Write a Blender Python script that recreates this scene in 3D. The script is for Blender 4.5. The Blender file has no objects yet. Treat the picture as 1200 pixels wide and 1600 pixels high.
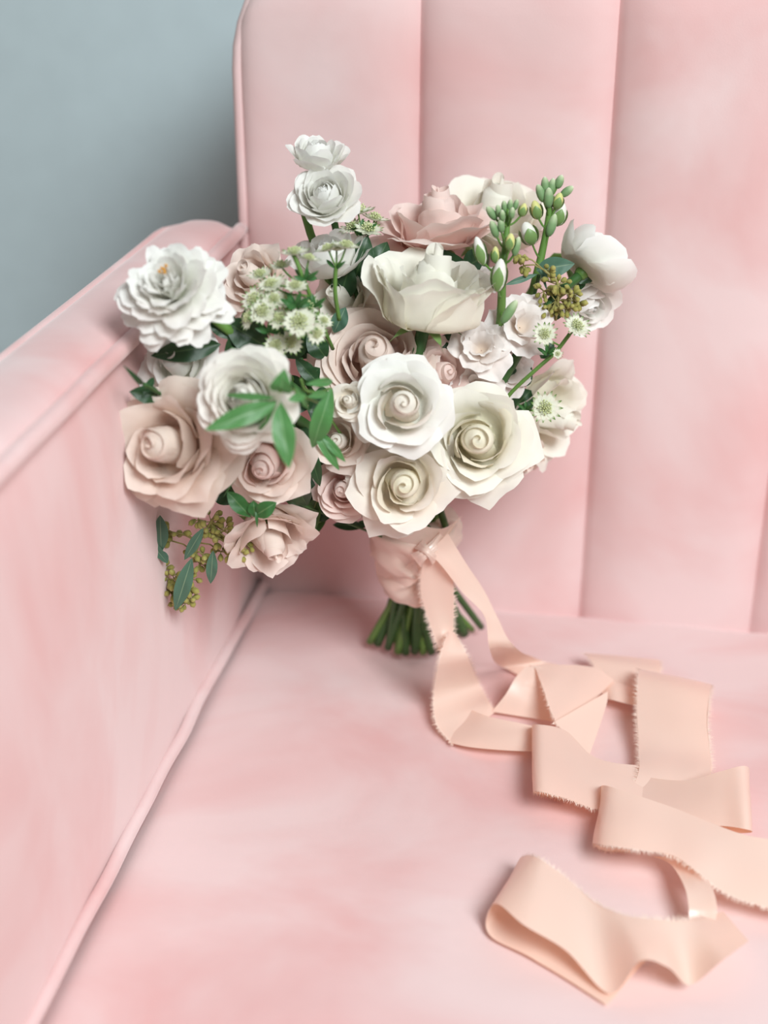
import bpy, math, random
from mathutils import Vector, Matrix, noise, Quaternion
PI = math.pi
C = bpy.context.scene.collection
sc = bpy.context.scene

# ------------------------------------------------------------------ camera
# sofa frame: x=0 inner face of the left arm, y=0 front of the backrest, z=0 seat top
F_PX, PITCH, YAW = 2286.0, math.radians(26), math.radians(10)
cf = Vector((-math.sin(YAW)*math.cos(PITCH), math.cos(YAW)*math.cos(PITCH), -math.sin(PITCH)))
cr = Vector((math.cos(YAW), math.sin(YAW), 0)); cu = cr.cross(cf)
CAM = Vector((0.286, -1.020, 0.576))
cam = bpy.data.cameras.new('camera'); co = bpy.data.objects.new('camera', cam); C.objects.link(co)
M = Matrix((cr, cu, -cf)).transposed().to_4x4(); M.translation = CAM; co.matrix_world = M
cam.sensor_fit = 'VERTICAL'; cam.sensor_height = 56; cam.sensor_width = 42; cam.lens = F_PX*56/1600
cam.clip_start = 0.05
cam.dof.use_dof = True; cam.dof.focus_distance = 0.915; cam.dof.aperture_fstop = 5.0
sc.camera = co
# ------------------------------------------------------------------ light
w = bpy.data.worlds.new('world'); sc.world = w; w.use_nodes = True
w.node_tree.nodes['Background'].inputs[0].default_value = (1.0, 0.90, 0.85, 1)
w.node_tree.nodes['Background'].inputs[1].default_value = 0.19
def area(name, loc, target, size, power, col):
    l = bpy.data.lights.new(name, 'AREA'); l.shape = 'RECTANGLE'; l.size, l.size_y = size; l.energy = power; l.color = col
    o = bpy.data.objects.new(name, l); C.objects.link(o); o.location = loc
    o.rotation_euler = (Vector(target)-Vector(loc)).to_track_quat('-Z', 'Y').to_euler()
area('window_light', (1.35, -1.85, 1.95), (0.2, -0.1, 0.1), (1.0, 1.0), 78, (0.93, 1.0, 1.015))
vs = sc.view_settings; vs.view_transform = 'Standard'; vs.look = 'None'; vs.gamma = 1; vs.use_curve_mapping = False
vs.exposure = 0.10

# ------------------------------------------------------------------ helpers
def ray(px, py): return cf + cr*((px-600)/F_PX) - cu*((py-800)/F_PX)
def at_y(px, py, Y):
    d = ray(px, py); return CAM + d*((Y-CAM.y)/d.y)
def at_z(px, py, Z):
    d = ray(px, py); return CAM + d*((Z-CAM.z)/d.z)
def depth(P): return (P-CAM).dot(cf)
def lerp(a, b, t): return a+(b-a)*t
def sst(a, b, x):
    x = min(1, max(0, (x-a)/(b-a))); return x*x*(3-2*x)
def lin(r, g, b):
    f = lambda c: ((c/255+0.055)/1.055)**2.4 if c > 10 else c/255/12.92
    return (f(r), f(g), f(b), 1)
def mesh_of(name, verts, faces, mat, attr=None, smooth=True):
    me = bpy.data.meshes.new(name); me.from_pydata([tuple(v) for v in verts], [], faces)
    if smooth: me.polygons.foreach_set('use_smooth', [True]*len(me.polygons))
    if attr:
        a = me.attributes.new('t', 'FLOAT', 'POINT'); a.data.foreach_set('value', attr)
    me.materials.append(mat); me.update(); return me
def link(name, me, parent=None):
    o = bpy.data.objects.new(name, me); C.objects.link(o)
    if parent: o.parent = parent
    return o
def tag(o, label=None, cat=None, group=None, kind=None):
    if label: o['label'] = label
    if cat: o['category'] = cat
    if group: o['group'] = group
    if kind: o['kind'] = kind
    return o
def empty(name, loc, rot=None):
    o = bpy.data.objects.new(name, None); C.objects.link(o); o.empty_display_size = 0.02
    m = (rot.to_4x4() if rot is not None else Matrix.Identity(4)); m.translation = loc
    o.matrix_world = m; return o, m.inverted()
def frame_z(axis, roll=0):
    z = axis.normalized(); h = Vector((0, 0, 1)) if abs(z.z) < 0.95 else Vector((0, 1, 0))
    x = h.cross(z).normalized(); y = z.cross(x)
    return Matrix((x, y, z)).transposed() @ Matrix.Rotation(roll, 3, 'Z')
def catmull(pts, n):
    out = []; P = [pts[0]*2-pts[1]]+list(pts)+[pts[-1]*2-pts[-2]]
    for i in range(1, len(P)-2):
        a, b, c, d = P[i-1:i+3]
        for k in range(n):
            t = k/n
            out.append(0.5*((2*b)+(c-a)*t+(2*a-5*b+4*c-d)*t*t+(3*b-a-3*c+d)*t**3))
    out.append(pts[-1]); return out
class MB:
    def __init__(s): s.v = []; s.f = []; s.t = []
    def grid(s, rows, closed=False, tv=None):
        b = len(s.v); n = len(rows[0])
        for j, r in enumerate(rows):
            for i, p in enumerate(r):
                s.v.append(p); s.t.append(tv(i/(n-1), j/(len(rows)-1)) if tv else j/(len(rows)-1))
        for j in range(len(rows)-1):
            for i in range(n-(0 if closed else 1)):
                k = (i+1) % n
                s.f.append((b+j*n+i, b+j*n+k, b+(j+1)*n+k, b+(j+1)*n+i))
        return b
    def tube(s, pts, rad, n=8, cap=True):
        rows = []; up = None
        for i, p in enumerate(pts):
            d = (pts[min(i+1, len(pts)-1)]-pts[max(i-1, 0)]).normalized()
            if up is None: up = d.orthogonal().normalized()
            up = (up-d*up.dot(d)).normalized(); sd = d.cross(up)
            r = rad(i/(len(pts)-1)) if callable(rad) else rad
            rows.append([p+(up*math.cos(a*2*PI/n)+sd*math.sin(a*2*PI/n))*r for a in range(n)])
        b = s.grid(rows, closed=True)
        if cap:
            s.f.append(tuple(range(b+n-1, b-1, -1))); e = b+n*(len(pts)-1); s.f.append(tuple(range(e, e+n)))
    def ell(s, c, ax, r, l, n=8, m=6, pinch=0.0):
        Mx = frame_z(ax); rows = []
        for j in range(m+1):
            a = PI*j/m; z = -math.cos(a)*l; rr = max(math.sin(a), 0.02)*r*(1-pinch*(j/m))
            rows.append([c+Mx@Vector((rr*math.cos(2*PI*i/n), rr*math.sin(2*PI*i/n), z)) for i in range(n)])
        s.grid(rows, closed=True)
    def build(s, name, mat, parent=None, inv=None, smooth=True):
        v = [inv@Vector(p) for p in s.v] if inv else s.v
        return link(name, mesh_of(name, v, s.f, mat, s.t, smooth), parent)

# ------------------------------------------------------------------ materials
def newmat(name):
    m = bpy.data.materials.new(name); m.use_nodes = True; nt = m.node_tree
    return m, nt, nt.nodes['Principled BSDF'], nt.nodes['Material Output']
def nd(nt, t, **kw):
    n = nt.nodes.new(t)
    for k, v in kw.items(): setattr(n, k, v)
    return n
def velvet():
    m, nt, p, out = newmat('pink_velvet'); L = nt.links.new
    tc = nd(nt, 'ShaderNodeTexCoord')
    mp = nd(nt, 'ShaderNodeMapping'); mp.inputs['Scale'].default_value = (1.0, 1.6, 1.0); L(tc.outputs['Object'], mp.inputs[0])
    n1 = nd(nt, 'ShaderNodeTexNoise'); n1.inputs['Scale'].default_value = 5.5; n1.inputs['Detail'].default_value = 4; n1.inputs['Distortion'].default_value = 0.6
    L(mp.outputs[0], n1.inputs['Vector'])
    r = nd(nt, 'ShaderNodeValToRGB'); r.color_ramp.elements[0].position = 0.27; r.color_ramp.elements[1].position = 0.62
    r.color_ramp.elements[0].color = lin(221, 170, 168); r.color_ramp.elements[1].color = lin(229, 204, 203)
    L(n1.outputs[0], r.inputs[0]); L(r.outputs[0], p.inputs['Base Color'])
    n2 = nd(nt, 'ShaderNodeTexNoise'); n2.inputs['Scale'].default_value = 900; n2.inputs['Detail'].default_value = 2; L(tc.outputs['Object'], n2.inputs['Vector'])
    n3 = nd(nt, 'ShaderNodeTexNoise'); n3.inputs['Scale'].default_value = 14; n3.inputs['Detail'].default_value = 3; L(mp.outputs[0], n3.inputs['Vector'])
    b = nd(nt, 'ShaderNodeBump'); b.inputs['Strength'].default_value = 0.12; b.inputs['Distance'].default_value = 0.0006
    L(n2.outputs[0], b.inputs['Height'])
    b2 = nd(nt, 'ShaderNodeBump'); b2.inputs['Strength'].default_value = 0.22; b2.inputs['Distance'].default_value = 0.006
    L(n3.outputs[0], b2.inputs['Height']); L(b2.outputs[0], b.inputs['Normal']); L(b.outputs[0], p.inputs['Normal'])
    p.inputs['Roughness'].default_value = 0.85; p.inputs['Specular IOR Level'].default_value = 0.15
    p.inputs['Sheen Weight'].default_value = 0.5; p.inputs['Sheen Roughness'].default_value = 0.5
    p.inputs['Sheen Tint'].default_value = (1, 0.88, 0.87, 1)
    return m
def plain(name, col, rough=0.6, bump=0.0, scale=60):
    m, nt, p, out = newmat(name); L = nt.links.new
    tc = nd(nt, 'ShaderNodeTexCoord'); n1 = nd(nt, 'ShaderNodeTexNoise'); n1.inputs['Scale'].default_value = scale; L(tc.outputs['Object'], n1.inputs['Vector'])
    mx = nd(nt, 'ShaderNodeMix', data_type='RGBA'); mx.inputs[6].default_value = col; mx.inputs[7].default_value = tuple(c*0.9 for c in col[:3])+(1,)
    L(n1.outputs[0], mx.inputs[0]); L(mx.outputs[2], p.inputs['Base Color']); p.inputs['Roughness'].default_value = rough
    if bump:
        b = nd(nt, 'ShaderNodeBump'); b.inputs['Strength'].default_value = bump; b.inputs['Distance'].default_value = 0.001
        L(n1.outputs[0], b.inputs['Height']); L(b.outputs[0], p.inputs['Normal'])
    return m
def petal_mat(name, stops, trans=0.22, rough=0.55, vein=0.10, sheen=0.15, spot=None):
    """colour runs from petal base (t=0) to rim (t=1)"""
    m, nt, p, out = newmat(name); L = nt.links.new
    at = nd(nt, 'ShaderNodeAttribute', attribute_name='t')
    tc = nd(nt, 'ShaderNodeTexCoord'); n1 = nd(nt, 'ShaderNodeTexNoise'); n1.inputs['Scale'].default_value = 70; n1.inputs['Detail'].default_value = 4
    L(tc.outputs['Object'], n1.inputs['Vector'])
    r = nd(nt, 'ShaderNodeValToRGB'); e = r.color_ramp.elements
    e[0].position, e[0].color = stops[0]; e[1].position, e[1].color = stops[-1]
    for ps, c in stops[1:-1]:
        x = e.new(ps); x.color = c
    ad = nd(nt, 'ShaderNodeMath', operation='MULTIPLY_ADD'); ad.inputs[1].default_value = 0.25; L(n1.outputs[0], ad.inputs[0])
    sb = nd(nt, 'ShaderNodeMath', operation='SUBTRACT'); sb.inputs[1].default_value = 0.125; L(at.outputs['Fac'], sb.inputs[0]); L(sb.outputs[0], ad.inputs[2])
    L(ad.outputs[0], r.inputs[0]); L(r.outputs[0], p.inputs['Base Color'])
    b = nd(nt, 'ShaderNodeBump'); b.inputs['Strength'].default_value = vein*2; b.inputs['Distance'].default_value = 0.001
    L(n1.outputs[0], b.inputs['Height']); L(b.outputs[0], p.inputs['Normal'])
    p.inputs['Roughness'].default_value = rough; p.inputs['Sheen Weight'].default_value = sheen; p.inputs['Specular IOR Level'].default_value = 0.25
    tr = nd(nt, 'ShaderNodeBsdfTranslucent'); L(r.outputs[0], tr.inputs[0])
    ms = nd(nt, 'ShaderNodeMixShader'); ms.inputs[0].default_value = trans
    L(p.outputs[0], ms.inputs[1]); L(tr.outputs[0], ms.inputs[2]); L(ms.outputs[0], out.inputs[0])
    return m
def leaf_mat(name, base, rib, trans=0.2, rough=0.42, under=None):
    m, nt, p, out = newmat(name); L = nt.links.new
    at = nd(nt, 'ShaderNodeAttribute', attribute_name='t')
    r = nd(nt, 'ShaderNodeValToRGB'); e = r.color_ramp.elements
    e[0].position, e[0].color = 0.0, rib; e[1].position, e[1].color = 1.0, tuple(c*1.15 for c in base[:3])+(1,)
    x = e.new(0.1); x.color = base
    L(at.outputs['Fac'], r.inputs[0])
    tc = nd(nt, 'ShaderNodeTexCoord'); n1 = nd(nt, 'ShaderNodeTexNoise'); n1.inputs['Scale'].default_value = 90; L(tc.outputs['Object'], n1.inputs['Vector'])
    mx = nd(nt, 'ShaderNodeMix', data_type='RGBA', blend_type='MULTIPLY'); mx.inputs[0].default_value = 0.35
    L(r.outputs[0], mx.inputs[6]); L(n1.outputs['Color'], mx.inputs[7])
    hs = nd(nt, 'ShaderNodeMix', data_type='RGBA'); hs.inputs[0].default_value = 0.8; L(mx.outputs[2], hs.inputs[6]); L(r.outputs[0], hs.inputs[7])
    L(hs.outputs[2], p.inputs['Base Color']); p.inputs['Roughness'].default_value = rough
    tr = nd(nt, 'ShaderNodeBsdfTranslucent'); L(r.outputs[0], tr.inputs[0])
    ms = nd(nt, 'ShaderNodeMixShader'); ms.inputs[0].default_value = trans
    L(p.outputs[0], ms.inputs[1]); L(tr.outputs[0], ms.inputs[2]); L(ms.outputs[0], out.inputs[0])
    return m
VELVET = velvet()
WALL = plain('painted_wall', lin(200, 217, 222), 0.8, 0.05, 30)
BASEB = plain('white_trim', lin(225, 225, 222), 0.5)
FLOOR = plain('oak_floor', lin(150, 122, 98), 0.5, 0.2, 8)
WOODLEG = plain('dark_wood', lin(70, 48, 34), 0.4)
P_WHITE = petal_mat('petal_white', [(0, lin(226, 228, 196)), (0.35, lin(243, 242, 232)), (1, lin(250, 249, 246))], trans=0.34)
P_RAN = petal_mat('petal_ranunculus', [(0, lin(240, 238, 206)), (0.5, lin(249, 247, 236)), (1, lin(250, 248, 243))], trans=0.34)
P_IVORY = petal_mat('petal_ivory', [(0, lin(248, 232, 208)), (0.5, lin(249, 240, 226)), (1, lin(249, 244, 236))], trans=0.34)
P_CREAM = petal_mat('petal_cream', [(0, lin(250, 238, 206)), (0.45, lin(251, 243, 222)), (1, lin(248, 243, 226))], trans=0.34)
P_CREAMW = petal_mat('petal_creamwhite', [(0, lin(244, 238, 200)), (0.5, lin(248, 244, 228)), (1, lin(249, 247, 238))], trans=0.32)
P_BLUSH = petal_mat('petal_blush', [(0, lin(238, 212, 184)), (0.4, lin(243, 222, 208)), (1, lin(246, 233, 224))], trans=0.34)
P_MAUVE = petal_mat('petal_sand', [(0, lin(206, 162, 132)), (0.45, lin(232, 202, 188)), (1, lin(244, 230, 221))], trans=0.34)
P_DUSTY = petal_mat('petal_dusty', [(0, lin(224, 194, 164)), (0.45, lin(238, 216, 200)), (1, lin(242, 229, 218))], trans=0.34)
P_PEACH = petal_mat('petal_peach', [(0, lin(238, 178, 158)), (0.4, lin(243, 208, 198)), (1, lin(247, 229, 222))], trans=0.34)
P_STOCK = petal_mat('petal_stock', [(0, lin(225, 205, 185)), (0.5, lin(245, 236, 230)), (1, lin(248, 243, 240))], trans=0.3)
P_BRACT = petal_mat('bract', [(0, lin(228, 232, 212)), (0.72, lin(236, 236, 220)), (0.9, lin(120, 150, 80)), (1, lin(70, 110, 55))], trans=0.3)
PIN = plain('pincushion', lin(205, 212, 160), 0.6)
ORANGE = plain('stamen_orange', lin(226, 158, 30), 0.6)
STEM = plain('stem_green', lin(96, 136, 62), 0.5, 0, 40)
STEMD = plain('stem_dark', lin(52, 92, 42), 0.5, 0, 40)
SEPAL = leaf_mat('sepal', lin(120, 152, 90), lin(150, 175, 120))
BUDG = petal_mat('bud', [(0, lin(96, 136, 84)), (0.55, lin(128, 160, 112)), (0.8, lin(190, 205, 165)), (1, lin(235, 235, 215))], trans=0.1)
BUDW = petal_mat('bud_white', [(0, lin(110, 150, 90)), (0.3, lin(236, 236, 222)), (1, lin(246, 245, 238))], trans=0.15)
BUDY = petal_mat('bud_yellow', [(0, lin(120, 150, 80)), (0.4, lin(214, 214, 130)), (1, lin(232, 230, 160))], trans=0.15)
LF_DARK = leaf_mat('leaf_dark', lin(38, 72, 40), lin(74, 104, 62), 0.15)
LF_MID = leaf_mat('leaf_mid', lin(58, 112, 58), lin(110, 150, 96), 0.3)
LF_BRIGHT = leaf_mat('leaf_bright', lin(88, 146, 84), lin(130, 178, 120), 0.35)
LF_EUC = leaf_mat('leaf_eucalyptus', lin(76, 112, 92), lin(130, 155, 125), 0.15, 0.55)
LF_VAR = leaf_mat('leaf_variegated', lin(70, 104, 56), lin(150, 165, 100), 0.25)
SEEDM = petal_mat('seed', [(0, lin(110, 112, 50)), (0.5, lin(156, 150, 78)), (1, lin(176, 168, 100))], trans=0.05, rough=0.5)
TWIG = plain('twig', lin(150, 142, 84), 0.6)
def satin():
    m, nt, p, out = newmat('blush_satin'); L = nt.links.new
    p.inputs['Base Color'].default_value = lin(251, 229, 215)
    tc = nd(nt, 'ShaderNodeTexCoord'); n1 = nd(nt, 'ShaderNodeTexNoise'); n1.inputs['Scale'].default_value = 45; n1.inputs['Detail'].default_value = 3
    L(tc.outputs['Object'], n1.inputs['Vector']); b = nd(nt, 'ShaderNodeBump'); b.inputs['Strength'].default_value = 0.15; b.inputs['Distance'].default_value = 0.002
    L(n1.outputs[0], b.inputs['Height']); L(b.outputs[0], p.inputs['Normal'])
    p.inputs['Specular IOR Level'].default_value = 0.8; p.inputs['Roughness'].default_value = 0.30; p.inputs['Sheen Weight'].default_value = 0.3; p.inputs['Anisotropic'].default_value = 0.4
    tr = nd(nt, 'ShaderNodeBsdfTranslucent'); tr.inputs[0].default_value = lin(250, 188, 148)
    ms = nd(nt, 'ShaderNodeMixShader'); ms.inputs[0].default_value = 0.3
    L(p.outputs[0], ms.inputs[1]); L(tr.outputs[0], ms.inputs[2]); L(ms.outputs[0], out.inputs[0])
    return m
SATIN = satin()
FRAY = plain('frayed_thread', lin(250, 226, 212), 0.7)

# ------------------------------------------------------------------ setting
def box(name, a, b, mat, parent=None, kind=None):
    x0, y0, z0 = a; x1, y1, z1 = b
    v = [(x, y, z) for z in (z0, z1) for y in (y0, y1) for x in (x0, x1)]
    f = [(0, 2, 3, 1), (4, 5, 7, 6), (0, 1, 5, 4), (1, 3, 7, 5), (3, 2, 6, 7), (2, 0, 4, 6)]
    return tag(link(name, mesh_of(name, v, f, mat, smooth=False), parent), kind=kind)
FZ = -0.44
box('wall_back', (-2.6, 0.36, FZ), (3.4, 0.48, 2.2), WALL, kind='structure')
box('floor', (-2.6, -2.6, FZ-0.06), (3.4, 0.36, FZ), FLOOR, kind='structure')
box('baseboard_back', (-2.6, 0.34, FZ), (3.4, 0.36, FZ+0.12), BASEB, kind='structure')

# ------------------------------------------------------------------ sofa
SW = 1.33                                   # seat width
sofa, _ = empty('sofa', (SW/2, -0.3, FZ))
SI = sofa.matrix_world.inverted()
tag(sofa, 'pale pink velvet sofa with vertical channelled back and piped arm, holding the bouquet', 'sofa')
def nz(x, y, z, k=6, a=1): return a*noise.noise(Vector((x*k, y*k, z*k)))
# seat cushion: crowned top, rolled rim, front face
def seat_pt(x, s):
    # s: 0 back .. 1 front, wraps over the front edge
    ex = min(x, SW-x); e = 0.022
    dz = -0.020*(1-min(1, ex/e)**0.5 if ex < e else 0) if ex < e else 0
    if ex < e: dz = -e*(1-math.sqrt(max(0, 1-(1-ex/e)**2)))
    return dz
def seat_z(x, y):
    crown = 0.010*math.sin(PI*min(1, max(0, x/SW)))*sst(0.0, 0.2, -y)
    return crown+0.004*noise.noise(Vector((x*7, y*9, 3)))*sst(0.0, 0.06, x)+0.0025*noise.noise(Vector((x*22+y*8, y*10, 8)))*sst(0, 0.04, x)-0.002
mb = MB(); rows = []
ys = [0.045, 0.02, 0.01, 0.0, -0.01, -0.02]+[-0.04-0.5*i/28 for i in range(29)]
prof = [(y, 0.0) for y in ys]
for i in range(1, 9):
    a = i/8*PI/2; prof.append((-0.54-0.05*math.sin(a), -0.05*(1-math.cos(a))))
prof += [(-0.592, -0.10), (-0.59, -0.15), (-0.575, -0.175)]
xs = [-0.012, .001, .003, .007, .012, .018, .024, .035]+[0.05+(SW-0.10)*i/60 for i in range(61)]+[SW-.035, SW-.024, SW-.018, SW-.012, SW-.007, SW-.003, SW-.001, SW]
for y, z in prof:
    row = []
    for x in xs:
        dz = seat_pt(x, 0); top = 1 if y > -0.54 else 0
        bk = 0
        if y > -0.02: bk = -0.03*sst(-0.02, 0.045, y)
        crown = 0.010*math.sin(PI*min(1, max(0, x/SW)))*sst(0.0, 0.2, -y)*top
        wr = 0
        if top:
            wr = 0.004*noise.noise(Vector((x*7, y*9, 3)))*sst(0.0, 0.06, x)
            wr += 0.0025*noise.noise(Vector((x*22+y*8, y*10, 8)))*sst(0, 0.04, x)
        row.append(Vector((x, y, z+dz+bk+crown+wr-0.002)))
    rows.append(row)
mb.grid(rows); mb.build('seat_cushion', VELVET, sofa, SI)
# welt running in the joint between arm and seat
def welt(pts, r, name='piping'):
    m = MB(); m.tube(pts, r, 10); return m.build(name, VELVET, sofa, SI)
welt([Vector((0.0065+0.0015*nz(0, y, 0, 20), y, 0.0035-0.008*sst(-0.16, 0.02, y)+0.001*nz(1, y, 2, 12))) for y in [0.02-0.56*i/60 for i in range(61)]], 0.0042)
welt([Vector((SW-0.004, y, 0.001)) for y in [0.02-0.56*i/30 for i in range(31)]], 0.0036)
# backrest channels: each a padded roll between two seams
BT = 0.505
def back_channel(x0, x1, first, last):
    m = MB(); rows = []
    zs = [-0.035+0.48*i/34 for i in range(35)]
    rc = 0.06
    prof = [(0, z) for z in zs]
    for i in range(1, 9):
        a = i/8*PI/2; prof.append((rc*(1-math.cos(a)), zs[-1]+rc*math.sin(a)))
    prof += [(0.10, zs[-1]+rc-0.001), (0.14, zs[-1]+rc-0.006), (0.16, zs[-1]+rc-0.03), (0.16, 0.2), (0.16, -0.3)]
    n = 28
    for j, (y, z) in enumerate(prof):
        row = []
        for i in range(n+1):
            u = -1+2*i/n
            u = math.copysign(abs(u)**0.8, u)
            x = lerp(x0, x1, (u+1)/2)
            full = (1-abs(u)**3.2)**0.62 if abs(u) < 1 else 0
            bul = 0.015*full
            if first and u < 0: bul = 0.015*(1-abs(u)**9)**0.6 if abs(u) < 1 else 0
            wr = 0.0035*nz(x, 0, z, 9)+0.002*nz(x, 3, z, 24)*sst(0.55, 1, abs(u))
            yy = y-bul+wr*full+0.012
            zz = z
            # rounded outer top corner on the end channels
            if y > 0.005: yy = y+0.012-bul*0.4*max(0, 1-y/0.06); zz = z+bul*0.35*sst(0, 0.06, y)*(1 if y < 0.15 else 0)
            if first or last:
                e = (x-0) if first else (SW-x)
                R = 0.10
                if e < R: zz = min(zz, BT-0.003-R+math.sqrt(max(0, R*R-(R-e)**2)))
            # seams lean very slightly outwards with height, bottom hugs the seat
            row.append(Vector((x, yy, zz)))
        rows.append(row)
    m.grid(rows); o = m.build('back_channel', VELVET, sofa, SI); return o
nch = 10; seams = [0.0]+[0.1295+0.1335*i for i in range(nch-1)]+[SW]
seams = [s for s in seams if s < SW-0.05]+[SW]
for i in range(len(seams)-1): back_channel(seams[i], seams[i+1], i == 0, i == len(seams)-2)
R = 0.10
pts = [Vector((0.001, 0.006, z)) for z in [0.0+ (BT-R)*i/24 for i in range(25)]]
pts += [Vector((R-R*math.cos(a)+0.001, 0.006, BT-R+R*math.sin(a))) for a in [PI/2*i/10 for i in range(1, 11)]]
pts += [Vector((x, 0.02, BT+0.001)) for x in [0.12+(SW-0.24)*i/40 for i in range(41)]]
welt(pts, 0.0042)
# side cheek of the back (left and right)
for sx, d in ((0.0, -1), (SW, 1)):
    m = MB(); rows = []
    for y in [0.012, 0.03, 0.08, 0.14, 0.17]:
        rows.append([Vector((sx+0.004*(1 if d < 0 else -1), y, z)) for z in [-0.3, 0, 0.2, 0.3, 0.36, 0.40]])
    for k in range(1, 11):
        a = PI/2*k/10
        for q, y in enumerate([0.012, 0.03, 0.08, 0.14, 0.17]): rows[q].append(Vector((sx-d*(0.004+0.10*(1-math.cos(a))), y, 0.40+0.10*math.sin(a))))
    m.grid(rows); m.build('back_side_panel', VELVET, sofa, SI)
# arms
def arm(mir):
    X = (lambda x: SW-x) if mir else (lambda x: x)
    Y1, Y0 = -0.62, 0.004
    def yl(n): return [lerp(Y0, Y1, i/n) for i in range(n+1)]
    flare = lambda y: 0.0
    # inner panel
    m = MB(); rows = []
    for y in [0.04, 0.02]+yl(40):
        row = []
        for k in range(25):
            s = k/24; z = lerp(-0.06, 0.2885, s)
            b = 0.007*math.sin(PI*s)**0.7*sst(-0.02, -0.1, y)
            b += (0.004*nz(0.3, y, z, 8)+0.0015*nz(9, y*2, z*0.6, 18))*math.sin(PI*s)*sst(0, -0.08, y)
            row.append(Vector((X(b-0.001-0.004*sst(0.9, 1, s)), y, z)))
        rows.append(row)
    m.grid(rows); m.build('arm_inner_panel', VELVET, sofa, SI)
    # top panel: crowned between two welts
    W = lambda y: 0.050+0.006*sst(0, -0.4, y)-0.02*sst(-0.035, 0.004, y)**2
    m = MB(); rows = []
    for y in yl(40):
        row = []
        for k in range(21):
            s = k/20; x = -0.004-W(y)*s
            z = 0.291+(0.011*(1-abs(2*s-1)**2.6)**0.6+0.002*nz(x, y, 5, 9)*math.sin(PI*s))*(1-sst(-0.02, 0.004, y)**3)
            row.append(Vector((X(x), y, z)))
        rows.append(row)
    m.grid(rows); m.build('arm_top_panel', VELVET, sofa, SI)
    m = MB(); m.tube([Vector((X(-0.001), y, 0.2915+0.0006*nz(0, y, 0, 15))) for y in yl(50)], 0.0052, 10); m.build('piping', VELVET, sofa, SI)
    m = MB(); m.tube([Vector((X(-0.004-W(y)), y, 0.2925)) for y in yl(50)], 0.0042, 10); m.build('piping', VELVET, sofa, SI)
    # outer and end panels
    m = MB(); m.grid([[Vector((X(-0.006-W(y)-0.004*math.sin(PI*k/10)), y, lerp(0.291, -0.3, k/10))) for k in range(11)] for y in yl(20)])
    m.build('arm_outer_panel', VELVET, sofa, SI)
    for yy, d in ((Y1, -1), (Y0, 1)):
        m = MB(); rows = []
        for k in range(13):
            z = lerp(-0.3, 0.291, k/12); rows.append([Vector((X(lerp(-0.006-W(yy), 0.0, i/8)), yy+d*0.010*math.sin(PI*i/8)**0.5*(1-(k/12)**8), z)) for i in range(9)])
        rows.append([Vector((X(lerp(-0.004-W(yy), -0.004, i/8)), yy, 0.291+(0.011 if d < 0 else 0)*max(0, 1-abs(2*(i/8)-1)**2.6)**0.6)) for i in range(9)])
        m.grid(rows); m.build('arm_front_panel' if d < 0 else 'arm_rear_panel', VELVET, sofa, SI)
arm(False); arm(True)
box_m = MB()
def sofabox(name, a, b, mat):
    x0, y0, z0 = a; x1, y1, z1 = b; m = MB()
    m.v = [Vector((x, y, z)) for z in (z0, z1) for y in (y0, y1) for x in (x0, x1)]; m.t = [0]*8
    m.f = [(0, 2, 3, 1), (4, 5, 7, 6), (0, 1, 5, 4), (1, 3, 7, 5), (3, 2, 6, 7), (2, 0, 4, 6)]
    o = m.build(name, mat, sofa, SI, False); md = o.modifiers.new('bevel', 'BEVEL'); md.width = 0.008; md.segments = 3; return o
sofabox('base_frame', (-0.055, -0.575, -0.30), (SW+0.055, 0.155, -0.17), VELVET)
for lx in (-0.02, SW+0.02):
    for ly in (-0.54, 0.12):
        m = MB(); m.tube([Vector((lx, ly, -0.295)), Vector((lx, ly, FZ))], lambda t: lerp(0.024, 0.014, t), 16); m.build('leg', WOODLEG, sofa, SI)

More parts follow.
